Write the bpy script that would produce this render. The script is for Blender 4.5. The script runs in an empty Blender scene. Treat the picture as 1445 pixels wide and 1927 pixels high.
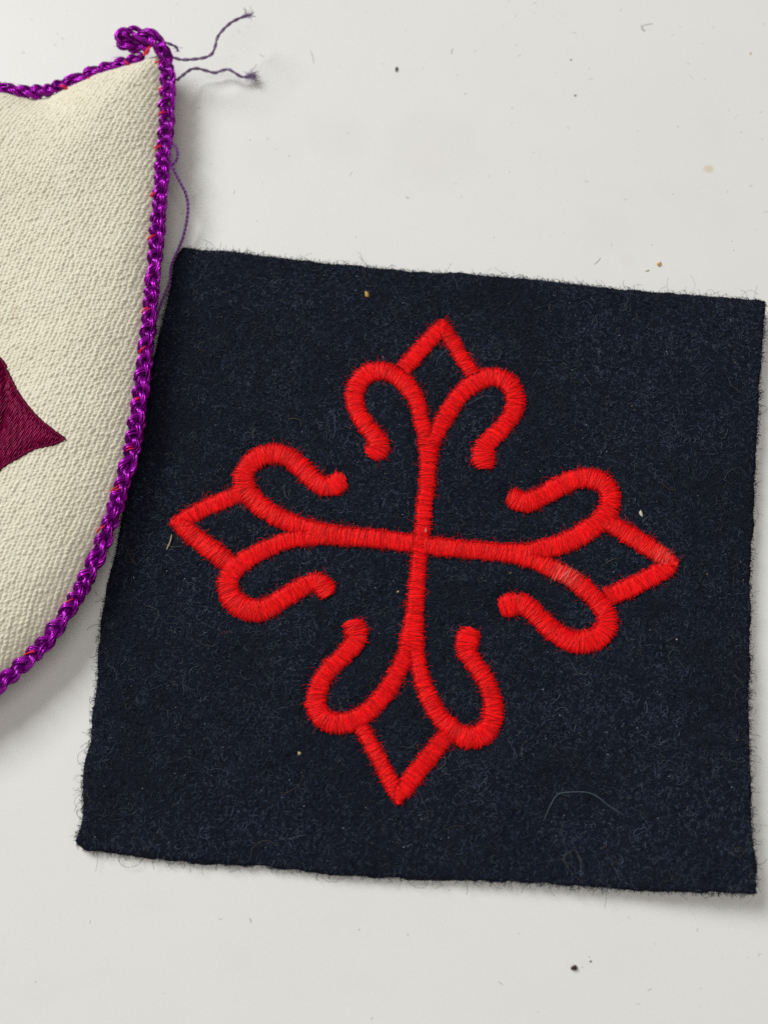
import bpy, math, random
import numpy as np

# ------------------------------------------------------------------ camera, world, light, exposure
S = 0.001                                   # all tables below are millimetres
scene = bpy.context.scene
COL = scene.collection
rng = np.random.default_rng(7)
random.seed(7)

CAM_LOC = (0.0, -36.366, 130.01)
CAM_TILT = 0.27275
cam_data = bpy.data.cameras.new("camera")
cam_data.sensor_fit = 'HORIZONTAL'
cam_data.sensor_width = 36.0
cam_data.lens = 36.0 * 2000 / 1445
cam_data.clip_start = 0.005
cam_data.clip_end = 20.0
cam_data.dof.use_dof = True
cam_data.dof.focus_distance = 0.133
cam_data.dof.aperture_fstop = 22.0
cam = bpy.data.objects.new("camera", cam_data)
COL.objects.link(cam)
cam.location = [v * S for v in CAM_LOC]
cam.rotation_euler = (CAM_TILT, 0, 0)
scene.camera = cam
scene.cycles.use_denoising = False

world = bpy.data.worlds.new("World")
scene.world = world
world.use_nodes = True
bg = world.node_tree.nodes["Background"]
bg.inputs[0].default_value = (1.0, 0.965, 0.91, 1)
bg.inputs[1].default_value = 0.115

def area(name, loc, target, size, power, color):
    d = bpy.data.lights.new(name, 'AREA')
    d.shape = 'RECTANGLE'
    d.size, d.size_y = size
    d.energy = power
    d.color = color
    o = bpy.data.objects.new(name, d)
    COL.objects.link(o)
    o.location = loc
    from mathutils import Vector
    o.rotation_euler = (Vector(target) - Vector(loc)).to_track_quat('-Z', 'Y').to_euler()
    return o
area("window_light", (-0.66, 0.62, 0.84), (0, 0, 0), (0.46, 0.60), 13.2, (0.985, 1.0, 0.995))
area("ceiling_bounce_fill", (0.15, -0.30, 1.7), (0, 0, 0), (1.4, 1.4), 11.2, (1.0, 0.965, 0.91))  # unseen soft fill lamp added overhead, standing in for ceiling bounce

scene.view_settings.view_transform = 'Standard'
scene.view_settings.look = 'None'
scene.view_settings.exposure = 0.0
scene.view_settings.gamma = 1.0
scene.view_settings.use_curve_mapping = False

# ------------------------------------------------------------------ measured outlines (mm, table plane is z = 0)
CLOTH_TOP = [(-27.15, 37.12), (-25.33, 36.72), (-21.73, 36.56), (-15.96, 35.84), (-8.77, 34.88), (-1.61, 34.08), (5.53, 33.29), (12.67, 32.97), (19.78, 32.34), (26.86, 31.48), (33.84, 30.38), (40.65, 29.38), (47.41, 28.45), (50.22, 28.19)]
CLOTH_RIGHT = [(50.22, 28.19), (49.74, 23.92), (48.75, 17.94), (47.78, 10.66), (46.71, 3.58), (45.8, -3.3), (44.97, -9.99), (44.3, -16.5), (43.58, -22.83), (43.01, -29.0), (42.57, -35.01), (42.32, -39.7), (42.29, -43.16), (42.0, -45.61)]
CLOTH_BOTTOM = [(-35.92, -39.87), (-34.54, -40.92), (-32.06, -41.27), (-28.97, -41.63), (-22.81, -42.21), (-13.6, -42.91), (-4.42, -43.72), (4.73, -44.12), (13.86, -44.47), (22.95, -45.04), (31.82, -45.43), (40.62, -45.67), (42.0, -45.61)]
CLOTH_LEFT = [(-27.15, 37.12), (-28.21, 35.36), (-28.48, 33.69), (-28.75, 30.93), (-29.68, 24.72), (-30.84, 17.17), (-31.91, 9.83), (-32.76, 2.0), (-33.5, -5.8), (-34.29, -10.5), (-34.7, -14.01), (-34.77, -18.31), (-34.72, -22.59), (-35.0, -25.67), (-34.96, -28.78), (-35.39, -31.42), (-35.54, -33.48), (-35.26, -36.43), (-35.47, -38.45), (-35.92, -39.87)]
ARMS = {'top': {'stem': [(5.68, 9.4, 2.99), (5.66, 7.54, 2.3), (5.49, 4.69, 1.95), (5.4, 2.72, 1.88), (5.04, 0.49, 1.87), (4.88, -2.28, 1.86), (4.59, -5.01, 1.92)], 'scroll': [[(5.67, 8.54, 1.49), (5.34, 10.05, 1.77), (4.86, 11.79, 1.98), (4.16, 14.79, 2.06), (2.8, 17.08, 2.21), (0.93, 18.57, 2.35), (-1.14, 18.87, 2.42), (-2.94, 17.9, 2.42), (-3.82, 16.12, 2.34), (-3.67, 13.91, 2.2), (-2.7, 11.79, 2.12), (-1.4, 10.12, 2.25), (-0.58, 8.68, 2.72), (-1.25, 7.54, 2.71)], [(6.08, 8.54, 1.49), (6.64, 9.91, 1.84), (7.55, 11.79, 2.12), (9.1, 14.49, 2.2), (10.93, 16.63, 2.28), (13.03, 17.82, 2.35), (15.11, 17.9, 2.42), (16.59, 16.71, 2.48), (17.08, 14.79, 2.47), (16.6, 12.81, 2.33), (15.17, 10.92, 2.18), (13.63, 9.33, 2.24), (12.64, 7.89, 2.58), (12.74, 6.25, 2.84)]], 'tip': [[(7.83, 26.22, 0.56), (7.11, 24.76, 1.89), (5.41, 22.63, 2.09), (2.46, 19.09, 2.08)], [(7.69, 26.22, 0.56), (8.16, 24.53, 1.75), (9.72, 21.8, 1.88), (11.59, 18.42, 1.87)]]}, 'left': {'stem': [(-9.58, -2.96, 3.45), (-8.12, -3.1, 2.92), (-5.47, -3.37, 2.39), (-3.21, -3.51, 2.32), (-0.17, -3.85, 2.25), (2.94, -4.26, 2.18), (4.2, -4.4, 2.18)], 'scroll': [[(-8.67, -2.41, 1.59), (-10.13, -2.21, 1.99), (-11.94, -1.59, 2.26), (-14.23, -0.41, 2.4), (-16.29, 1.18, 2.47), (-17.68, 2.79, 2.48), (-17.88, 4.62, 2.49), (-16.93, 6.4, 2.5), (-14.94, 7.47, 2.57), (-12.9, 7.32, 2.57), (-11.11, 6.11, 2.5), (-9.6, 4.62, 2.42), (-8.3, 3.35, 2.35), (-7.01, 2.93, 2.35), (-5.55, 3.78, 2.56)], [(-8.64, -3.65, 1.59), (-10.1, -3.71, 1.85), (-11.55, -3.85, 1.99), (-13.39, -4.4, 2.05), (-15.54, -5.42, 2.18), (-17.74, -6.84, 2.3), (-19.06, -8.32, 2.36), (-19.38, -10.05, 2.48), (-18.34, -11.84, 2.67), (-16.54, -12.83, 2.73), (-14.6, -12.7, 2.6), (-12.68, -11.51, 2.41), (-10.75, -10.25, 2.29), (-9.2, -9.45, 2.23), (-8.02, -9.25, 2.23), (-7.15, -10.45, 2.42)]], 'tip': [[(-26.77, -1.66, 0.53), (-25.39, -1.31, 1.86), (-22.86, 0.14, 2.07), (-18.26, 2.16, 2.01)], [(-26.78, -1.52, 0.53), (-25.07, -2.41, 2.12), (-22.66, -4.33, 2.32), (-19.04, -7.11, 2.24)]]}, 'right': {'stem': [(4.99, -4.6, 2.18), (8.42, -4.94, 2.25), (11.46, -5.21, 2.24), (14.35, -5.48, 2.31), (16.66, -5.69, 2.64), (18.29, -5.96, 3.43)], 'scroll': [[(17.32, -5.48, 1.58), (18.65, -5.28, 2.11), (19.92, -5.01, 2.38), (22.46, -4.33, 2.51), (25.1, -3.03, 2.52), (27.18, -1.52, 2.46), (28.33, 0.07, 2.4), (28.57, 1.95, 2.41), (27.79, 3.5, 2.49), (26.01, 4.2, 2.56), (23.91, 3.92, 2.49), (21.78, 2.86, 2.42), (19.65, 1.6, 2.34), (17.82, 0.91, 2.41), (16.3, 1.53, 2.54)], [(17.3, -6.23, 1.58), (18.79, -6.7, 1.97), (20.28, -7.31, 2.17), (22.53, -8.38, 2.23), (24.49, -9.92, 2.29), (26.17, -11.58, 2.35), (27.18, -13.29, 2.34), (27.08, -15.06, 2.46), (25.91, -16.3, 2.58), (23.88, -16.81, 2.71), (21.91, -16.23, 2.58), (20.22, -15.0, 2.46), (18.54, -13.29, 2.4), (16.83, -11.98, 2.47), (14.87, -12.31, 2.6)]], 'tip': [[(36.27, -7.17, 0.53), (34.75, -6.3, 2.11), (31.92, -4.19, 2.32), (27.97, -1.52, 2.26)], [(36.28, -7.04, 0.53), (34.64, -7.85, 2.1), (31.59, -9.39, 2.23), (27.35, -11.31, 2.15)]]}, 'bottom': {'stem': [(4.6, -4.06, 1.92), (4.24, -7.31, 1.84), (3.95, -10.52, 1.96), (3.67, -13.69, 2.14), (3.46, -15.65, 2.71), (3.32, -17.33, 3.22)], 'scroll': [[(3.0, -16.68, 1.42), (2.6, -17.98, 1.74), (2.15, -19.33, 1.92), (0.93, -21.75, 1.98), (-0.48, -23.7, 2.03), (-2.25, -25.33, 2.09), (-4.08, -26.27, 2.21), (-6.03, -26.52, 2.34), (-7.62, -25.71, 2.4), (-8.22, -24.14, 2.29), (-7.93, -22.38, 2.17), (-7.0, -20.54, 2.11), (-5.36, -18.88, 2.12), (-3.9, -17.27, 2.25), (-3.2, -16.04, 2.45), (-3.72, -14.73, 2.72)], [(3.71, -16.68, 1.42), (3.95, -18.23, 1.67), (4.2, -19.71, 1.79), (4.81, -22.13, 1.85), (5.81, -24.33, 1.97), (7.17, -26.39, 2.15), (8.79, -27.76, 2.33), (10.67, -28.19, 2.52), (12.33, -27.32, 2.52), (13.07, -25.4, 2.34), (12.94, -23.39, 2.16), (12.23, -21.37, 2.11), (10.93, -19.33, 2.12), (9.88, -17.53, 2.38), (10.43, -15.78, 2.71)]], 'tip': [[(1.7, -35.77, 0.5), (1.27, -34.34, 1.55), (-0.59, -30.76, 1.69), (-2.75, -26.83, 1.58)], [(1.58, -35.77, 0.5), (2.14, -34.34, 1.8), (4.22, -31.68, 2.06), (7.59, -27.82, 2.02)]]}}
SHIELD_RIGHT = [(-30.21, 62.99), (-29.94, 60.65), (-29.83, 57.31), (-29.72, 54.01), (-29.83, 50.83), (-29.94, 47.61), (-29.91, 44.42), (-29.94, 41.28), (-30.03, 37.93), (-30.06, 34.78), (-30.16, 31.67), (-30.26, 28.59), (-30.32, 24.88), (-30.51, 21.14), (-30.62, 17.45), (-30.88, 13.82), (-31.09, 10.25), (-31.44, 6.79), (-31.93, 4.21), (-32.43, 1.79), (-33.25, -1.62), (-34.14, -4.71), (-35.21, -7.76), (-36.45, -10.91), (-38.11, -14.15), (-39.96, -17.08), (-42.26, -19.61), (-43.82, -21.05), (-45.14, -22.29), (-48.02, -24.64), (-51.51, -26.78)]
SHIELD_TOP = [(-31.4, 65.7), (-33.57, 64.74), (-35.75, 63.95), (-37.42, 63.43), (-40.23, 62.38), (-42.42, 61.17), (-44.63, 60.22), (-46.83, 59.28), (-48.79, 59.02), (-50.8, 59.28), (-53.12, 59.71), (-56.18, 60.91)]
AXIS_TOP = (-59.58, 63.69)
AXIS_BOTTOM = (-54.18, -27.75)
LOOP = [(-32.81, 65.73, 4.6), (-34.02, 66.17, 4.6), (-35.21, 66.17, 4.6), (-36.26, 66.36, 4.9), (-36.5, 66.99, 5.3), (-35.55, 67.36, 5.7), (-33.78, 66.93, 5.9), (-32.1, 66.24, 6.0), (-30.86, 65.09, 5.6), (-30.25, 63.92, 5.0)]
MOTIF_EDGE = [(-49.67, 20.51), (-48.08, 17.91), (-46.52, 15.54), (-44.72, 12.5), (-42.52, 9.9), (-40.62, 8.31), (-38.96, 7.13), (-40.46, 6.38), (-42.61, 5.76), (-44.63, 4.46), (-46.61, 2.83), (-47.81, 1.95)]
GROOVE = [(-47.78, 19.69), (-47.04, 16.1), (-46.47, 12.91), (-46.37, 10.46), (-46.46, 8.03), (-46.49, 5.62), (-46.53, 2.77)]
STITCHES_SIDE = [(-31.4, 63.31), (-30.57, 59.01), (-30.42, 55.11), (-30.55, 49.86), (-30.84, 42.54), (-30.68, 36.2), (-30.63, 30.62), (-30.88, 25.61), (-31.02, 20.18), (-31.39, 13.15), (-31.7, 6.58), (-33.01, 1.55), (-34.41, -3.58), (-37.7, -12.49), (-41.71, -18.65)]
STITCHES_TOP = [(-35.51, 63.14), (-40.47, 60.55), (-44.03, 59.35), (-32.4, 65.23)]
THREAD_LONG = [(-30.01, 65.01, 4.3), (-28.16, 63.99, 4.8), (-26.09, 63.76, 5.2), (-24.71, 63.78, 5.5), (-23.73, 64.14, 5.8), (-23.26, 65.03, 6.2), (-22.99, 66.26, 6.4), (-22.31, 67.48, 6.4), (-21.36, 68.79, 6.2), (-20.39, 69.66, 6.0), (-19.33, 70.36, 5.8), (-18.75, 70.63, 5.7)]
THREAD_WAVY = [(-28.85, 61.55, 3.6), (-27.99, 63.02, 3.0), (-27.24, 64.16, 2.5), (-26.36, 64.65, 2.1), (-25.22, 64.61, 1.7), (-24.07, 64.57, 1.3), (-23.1, 64.93, 1.3), (-22.11, 64.91, 1.6), (-21.3, 64.43, 1.6), (-20.36, 64.03, 1.2), (-19.71, 64.1, 1.0), (-19.12, 64.26, 0.9)]
THREAD_STUB = [(-31.71, 66.49, 5.8), (-30.82, 66.1, 5.9), (-29.65, 65.87, 5.6), (-28.88, 65.84, 5.0), (-28.77, 65.71, 4.4)]
THREAD_TWIST = [(-29.32, 49.48, 4.6), (-28.39, 46.9, 4.4), (-27.48, 45.12, 4.0), (-26.7, 43.57, 3.5), (-26.42, 41.85, 3.0), (-26.65, 39.96, 2.4), (-27.05, 38.05, 2.0), (-27.62, 36.24, 1.9), (-28.35, 33.61, 2.2), (-28.41, 30.97, 2.6), (-28.82, 29.11, 2.9), (-29.42, 26.86, 3.1), (-29.96, 24.53, 3.2)]
THREAD_LOOP = [(-29.14, 51.41, 4.2), (-28.28, 50.31, 4.6), (-27.9, 49.26, 4.8), (-27.94, 48.26, 4.7), (-28.51, 47.49, 4.5)]
TABLE_SPOTS = {'dark': (21.54, -53.72), 'dot': (23.45, -53.05), 'seed': (1.8, 66.13), 'gold': (37.37, 34.98), 'chip': (35.72, 34.02), 'stain': (45.31, 49.9), 'speck_a': (26.93, 67.75), 'speck_b': (27.26, 61.76), 'speck_c': (52.93, 68.84), 'speck_d': (-25.53, 68.84)}
CLOTH_SPOTS = {'gold': (-2.3, 29.86), 'straw_a': (-26.54, -3.23), 'straw_b': (-27.1, -5.21), 'seed': (32.23, -0.61), 'brown': (-10.02, -30.02), 'white': (5.22, -2.81), 'green': (1.73, -10.52), 'lint': (35.39, -16.57), 'wear': (22.99, -8.18), 'wear_tip': (34.98, -6.02)}
HAIR_ARC = [(18.56, -37.68), (19.3, -36.19), (20.29, -34.75), (21.86, -34.45), (23.78, -34.51), (25.06, -35.11), (26.18, -36.01), (27.73, -37.02)]
HAIR_LOOP = [(22.72, -44.51), (22.54, -43.24), (22.43, -41.85), (21.92, -40.92), (20.78, -41.62), (21.09, -42.9), (22.13, -44.05), (22.79, -44.4)]
TABLE_HAIRS = [[(37.36, 73.92), (37.56, 73.36), (37.97, 72.63), (37.47, 73.18), (37.89, 73.73), (39.23, 74.01)], [(-10.64, 69.43), (-10.31, 68.34), (-10.06, 67.17)], [(9.71, 68.71), (9.79, 69.25), (9.95, 69.7)], [(28.55, 34.95), (29.23, 35.59), (29.47, 36.0)], [(-15.39, -48.4), (-15.19, -48.98)], [(-17.99, 68.71), (-17.29, 68.25)], [(3.05, 45.5), (3.2, 45.17), (3.49, 45.25)]]

# ------------------------------------------------------------------ helpers
def put(o, parent=None, label=None, cat=None, kind=None, group=None):
    COL.objects.link(o)
    if parent is not None:
        o.parent = parent
    if label: o["label"] = label
    if cat: o["category"] = cat
    if kind: o["kind"] = kind
    if group: o["group"] = group
    return o

def empty(name, label=None, cat=None, parent=None, group=None):
    return put(bpy.data.objects.new(name, None), parent, label, cat, None, group)

def mesh_np(name, V, Fq, mat, parent=None, smooth=True, attrs=None, uv=None, **kw):
    """V (n,3) in mm, Fq (m,3|4) int faces."""
    V = np.asarray(V, np.float32) * S
    Fq = np.asarray(Fq, np.int32)
    me = bpy.data.meshes.new(name)
    k = Fq.shape[1]
    me.vertices.add(len(V)); me.vertices.foreach_set("co", V.ravel())
    me.loops.add(Fq.size); me.loops.foreach_set("vertex_index", Fq.ravel())
    me.polygons.add(len(Fq))
    me.polygons.foreach_set("loop_start", np.arange(0, Fq.size, k, dtype=np.int32))
    if smooth:
        me.polygons.foreach_set("use_smooth", np.ones(len(Fq), bool))
    for an, av in (attrs or {}).items():
        av = np.asarray(av, np.float32)
        if av.ndim == 1:
            a = me.attributes.new(an, 'FLOAT', 'POINT'); a.data.foreach_set("value", av)
        else:
            a = me.attributes.new(an, 'FLOAT_VECTOR', 'POINT'); a.data.foreach_set("vector", av.ravel())
    me.update(calc_edges=True)
    me.validate()
    me.materials.append(mat)
    o = bpy.data.objects.new(name, me)
    return put(o, parent, **kw)

def cr(pts, step, closed=False):
    """Catmull-Rom through pts (any dimension), resampled at an even step along the first two (or three) axes."""
    P = np.asarray(pts, float)
    n = len(P)
    if closed:
        Q = np.vstack([P[-1], P, P[0], P[1]])
    else:
        Q = np.vstack([2 * P[0] - P[1], P, 2 * P[-1] - P[-2]])
    out = []
    for i in range(len(Q) - 3):
        p0, p1, p2, p3 = Q[i:i + 4]
        t = np.linspace(0, 1, 24, endpoint=False)[:, None]
        out.append(0.5 * ((2 * p1) + (-p0 + p2) * t + (2 * p0 - 5 * p1 + 4 * p2 - p3) * t ** 2 + (-p0 + 3 * p1 - 3 * p2 + p3) * t ** 3))
    R = np.vstack(out + [Q[-2][None]])
    d = np.r_[0, np.cumsum(np.linalg.norm(np.diff(R[:, :2], axis=0), axis=1) + 1e-9)]
    m = max(3, int(round(d[-1] / step)) + 1)
    s = np.linspace(0, d[-1], m)
    return np.stack([np.interp(s, d, R[:, k]) for k in range(R.shape[1])], 1)

def unit(v):
    return v / (np.linalg.norm(v, axis=-1, keepdims=True) + 1e-12)

def tubes(C, R, sides=6, phase=None):
    """many tubes at once: C (n,k,3) centrelines, R (n,k) or scalar radii -> V, F"""
    C = np.asarray(C, float)
    n, k, _ = C.shape
    R = np.broadcast_to(np.asarray(R, float), (n, k)) if np.ndim(R) != 1 else np.broadcast_to(np.asarray(R)[:, None], (n, k))
    T = unit(np.gradient(C, axis=1))
    ref = np.zeros_like(T); ref[..., 2] = 1
    near = np.abs(T[..., 2]) > 0.95
    ref[near] = (1, 0, 0)
    N = unit(np.cross(ref, T)); B = np.cross(T, N)
    a = np.arange(sides) * 2 * np.pi / sides
    V = C[:, :, None, :] + R[:, :, None, None] * (np.cos(a)[None, None, :, None] * N[:, :, None, :] + np.sin(a)[None, None, :, None] * B[:, :, None, :])
    base = (np.arange(n)[:, None, None] * k + np.arange(k - 1)[None, :, None]) * sides
    j = np.arange(sides)[None, None, :]; j2 = (j + 1) % sides
    Fq = np.stack([base + j, base + j2, base + sides + j2, base + sides + j], -1).reshape(-1, 4)
    return V.reshape(-1, 3), Fq

def vnoise(x, y, scale, seed=0):
    """smooth value noise in [-1,1] on arrays"""
    r = np.random.default_rng(1000 + seed).uniform(-1, 1, (256, 256))
    u, v = x / scale + 57.3, y / scale + 91.7
    i, j = np.floor(u).astype(int), np.floor(v).astype(int)
    fu, fv = u - i, v - j
    fu, fv = fu * fu * (3 - 2 * fu), fv * fv * (3 - 2 * fv)
    g = lambda a, b: r[a % 256, b % 256]
    return (g(i, j) * (1 - fu) + g(i + 1, j) * fu) * (1 - fv) + (g(i, j + 1) * (1 - fu) + g(i + 1, j + 1) * fu) * fv

def sm(t):
    t = np.clip(t, 0, 1)
    return t * t * (3 - 2 * t)

# ------------------------------------------------------------------ materials
class NT:
    def __init__(self, name):
        self.m = bpy.data.materials.new(name); self.m.use_nodes = True
        self.t = self.m.node_tree; self.b = self.t.nodes["Principled BSDF"]
    def n(self, kind, **kw):
        x = self.t.nodes.new(kind)
        for k, v in kw.items(): setattr(x, k, v)
        return x
    def l(self, a, b): self.t.links.new(a, b)
    def s(self, **kw):
        for k, v in kw.items():
            self.b.inputs[k.replace("_", " ").title().replace("Ior", "IOR")].default_value = v
    def noise(self, scale, detail=2.0, rough=0.5, vec=None):
        x = self.n("ShaderNodeTexNoise"); x.inputs["Scale"].default_value = scale
        x.inputs["Detail"].default_value = detail; x.inputs["Roughness"].default_value = rough
        if vec is None:
            if not hasattr(self, "tc"): self.tc = self.n("ShaderNodeTexCoord")
            vec = self.tc.outputs["Object"]
        self.l(vec, x.inputs["Vector"])
        return x.outputs["Fac"]
    def ramp(self, fac, stops):
        x = self.n("ShaderNodeValToRGB"); e = x.color_ramp.elements
        while len(e) < len(stops): e.new(0.5)
        for i, (p, c) in enumerate(stops):
            e[i].position = p; e[i].color = (*c, 1) if len(c) == 3 else c
        self.l(fac, x.inputs["Fac"]); return x.outputs["Color"]
    def mix(self, fac, a, b, mode='MIX'):
        x = self.n("ShaderNodeMix", data_type='RGBA', blend_type=mode)
        for sock, v in ((x.inputs["Factor"], fac), (x.inputs["A"], a), (x.inputs["B"], b)):
            pass
        ins = [x.inputs[0], x.inputs[6], x.inputs[7]]
        for sock, v in zip(ins, (fac, a, b)):
            if hasattr(v, "links"): self.l(v, sock)
            else: sock.default_value = v if not isinstance(v, tuple) else (*v, 1)
        return x.outputs[2]
    def attr(self, name):
        x = self.n("ShaderNodeAttribute"); x.attribute_name = name; return x
    def bump(self, h, strength, dist):
        x = self.n("ShaderNodeBump"); x.inputs["Strength"].default_value = strength
        x.inputs["Distance"].default_value = dist
        self.l(h, x.inputs["Height"]); self.l(x.outputs[0], self.b.inputs["Normal"]); return x
    def math(self, op, a, b=None):
        x = self.n("ShaderNodeMath", operation=op)
        for sock, v in zip(x.inputs, (a, b)):
            if v is None: continue
            if hasattr(v, "links"): self.l(v, sock)
            else: sock.default_value = v
        return x.outputs[0]

def spot_mask(m, x, y, r, warp):
    g = m.n("ShaderNodeNewGeometry")
    d = m.n("ShaderNodeVectorMath", operation='DISTANCE'); m.l(g.outputs["Position"], d.inputs[0]); d.inputs[1].default_value = (x * S, y * S, 0)
    w = m.math('MULTIPLY_ADD', warp, 0); 
    k = m.n("ShaderNodeMath", operation='MULTIPLY_ADD'); m.l(warp, k.inputs[0]); k.inputs[1].default_value = r * S * 1.6; k.inputs[2].default_value = -r * S * 0.8
    s = m.math('ADD', d.outputs["Value"], k.outputs[0])
    mr = m.n("ShaderNodeMapRange", interpolation_type='SMOOTHSTEP'); m.l(s, mr.inputs[0])
    mr.inputs[1].default_value = r * S * 0.4; mr.inputs[2].default_value = r * S; mr.inputs[3].default_value = 1; mr.inputs[4].default_value = 0
    return mr.outputs[0]

# white laminated tabletop
m = NT("tabletop_white"); big = m.noise(28, 3, 0.6); fine = m.noise(2600, 3, 0.65); mid = m.noise(120, 4, 0.6)
c = m.ramp(big, [(0.3, (0.742, 0.738, 0.718)), (0.55, (0.755, 0.751, 0.733)), (0.75, (0.745, 0.738, 0.712))])
c = m.mix(m.ramp(mid, [(0.56, (0, 0, 0)), (0.80, (0.35, 0.35, 0.35))]), c, (0.68, 0.68, 0.655))
c = m.mix(m.ramp(fine, [(0.35, (0, 0, 0)), (0.8, (0.16, 0.16, 0.16))]), c, (0.60, 0.60, 0.59))
wv = m.noise(900, 3)
for key, r, col in (("stain", 0.9, (0.62, 0.50, 0.28)),):
    x, y = TABLE_SPOTS[key]
    c = m.mix(m.math('MULTIPLY', spot_mask(m, x, y, r, wv), 0.55), c, col)
for x, y, r, f in ((6, 53, 9, 0.10), (-6, 55, 6, 0.10), (30, 40, 5, 0.07), (-16, 52, 5, 0.08), (33, 35.5, 1.3, 0.12)):
    c = m.mix(m.math('MULTIPLY', spot_mask(m, x, y, r, mid), f), c, (0.60, 0.55, 0.42))
m.l(c, m.b.inputs["Base Color"]); m.s(roughness=0.42)
m.b.inputs["Specular IOR Level"].default_value = 0.25
m.bump(fine, 0.10, 0.00006); M_TABLE = m.m

# navy wool felt
m = NT("navy_wool"); a = m.noise(45, 3); f = m.noise(5200, 3, 0.7)
c = m.ramp(a, [(0.3, (0.0060, 0.0080, 0.0165)), (0.55, (0.0072, 0.0088, 0.0155)), (0.75, (0.0058, 0.0084, 0.0160))])
c = m.mix(m.ramp(f, [(0.45, (0, 0, 0)), (0.75, (0.6, 0.6, 0.6))]), c, (0.019, 0.022, 0.032))
m.l(c, m.b.inputs["Base Color"]); m.s(roughness=0.95); m.b.inputs["Specular IOR Level"].default_value = 0.05
m.bump(f, 0.6, 0.00012); M_WOOL = m.m

def fibre_mat(name, rough=0.8, spec=0.15):
    m = NT(name); at = m.attr("tint"); m.l(at.outputs["Vector"], m.b.inputs["Base Color"])
    m.s(roughness=rough); m.b.inputs["Specular IOR Level"].default_value = spec
    return m.m
M_FIBRE = fibre_mat("wool_fibre")

# red rayon embroidery
m = NT("red_rayon"); at = m.attr("tint"); m.l(at.outputs["Vector"], m.b.inputs["Base Color"])
m.s(roughness=0.40); m.b.inputs["Specular IOR Level"].default_value = 0.45; m.b.inputs["Specular Tint"].default_value = (1, 0.26, 0.22, 1)
M_RED = m.m
m = NT("red_padding"); m.s(roughness=0.8); m.b.inputs["Base Color"].default_value = (0.58, 0.004, 0.008, 1); M_REDPAD = m.m

# cream twill
m = NT("cream_twill"); a = m.noise(70, 3, 0.6); f = m.noise(3800, 2, 0.6); h = m.attr("relief").outputs["Fac"]
c = m.ramp(a, [(0.30, (0.67, 0.62, 0.475)), (0.5, (0.73, 0.69, 0.545)), (0.7, (0.71, 0.66, 0.51))])
c = m.mix(m.ramp(f, [(0.35, (0, 0, 0)), (0.75, (0.55, 0.55, 0.55))]), c, (0.78, 0.75, 0.63))
c = m.mix(m.ramp(m.noise(420, 3), [(0.66, (0, 0, 0)), (0.82, (0.4, 0.4, 0.4))]), c, (0.52, 0.40, 0.26))
m.l(c, m.b.inputs["Base Color"]); m.s(roughness=0.75); m.b.inputs["Specular IOR Level"].default_value = 0.3
m.bump(m.noise(6500, 2), 0.5, 0.00006); M_CREAM = m.m

# purple silky cord
def silk(name, dark, light, k=9.0, twist=2.2, rough=0.26, bump=0.7, metal=0.0):
    m = NT(name); u = m.attr("along").outputs["Fac"]; v = m.attr("around").outputs["Fac"]
    ph = m.n("ShaderNodeMath", operation='MULTIPLY_ADD'); m.l(u, ph.inputs[0]); ph.inputs[1].default_value = twist
    vv = m.math('MULTIPLY', v, k); m.l(vv, ph.inputs[2])
    nz = m.math('MULTIPLY', m.noise(900, 2), 5.0)
    sn = m.math('SINE', m.math('ADD', ph.outputs[0], nz))
    h = m.math('MULTIPLY_ADD', sn, 0.5)
    hh = m.n("ShaderNodeMath", operation='MULTIPLY_ADD'); m.l(sn, hh.inputs[0]); hh.inputs[1].default_value = .5; hh.inputs[2].default_value = .5
    c = m.mix(hh.outputs[0], dark, light)
    m.l(c, m.b.inputs["Base Color"]); m.s(roughness=rough)
    m.b.inputs["Specular IOR Level"].default_value = 0.9; m.b.inputs["Specular Tint"].default_value = (1.0, 0.38, 1.0, 1)
    m.b.inputs["Metallic"].default_value = metal
    m.bump(hh.outputs[0], bump, 0.00009)
    return m.m
M_CORD = silk("purple_silk", (0.085, 0.001, 0.105), (0.52, 0.014, 0.58), k=2.0, twist=3.0, rough=0.24, bump=0.6, metal=0.6)  # dark and light tones paint shaded gaps and highlights into the filaments
M_THREAD = silk("purple_thread", (0.13, 0.03, 0.20), (0.30, 0.11, 0.42), k=6, twist=9.0, rough=0.4)
M_GREYTHREAD = silk("grey_purple_thread", (0.12, 0.085, 0.155), (0.27, 0.21, 0.33), k=6, twist=9.0, rough=0.5)
m = NT("maroon_thread"); at = m.attr("tint"); m.l(at.outputs["Vector"], m.b.inputs["Base Color"])
m.s(roughness=0.30); m.b.inputs["Specular IOR Level"].default_value = 0.6; m.b.inputs["Specular Tint"].default_value = (1, 0.12, 0.32, 1); M_MAROON = m.m

def plain(name, col, rough=0.7, spec=0.3):
    m = NT(name); f = m.noise(1500, 3)
    c = m.mix(f, tuple(x * 0.65 for x in col), tuple(min(1, x * 1.3) for x in col))
    m.l(c, m.b.inputs["Base Color"]); m.s(roughness=rough); m.b.inputs["Specular IOR Level"].default_value = spec
    return m.m
M_TACK = plain("crimson_tacking_thread", (0.75, 0.006, 0.05), 0.4)
M_MAROONPAD = plain("maroon_padding", (0.035, 0.001, 0.010), 0.9, 0.05)
M_LINING = plain("cream_backing", (0.55, 0.52, 0.42))

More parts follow.
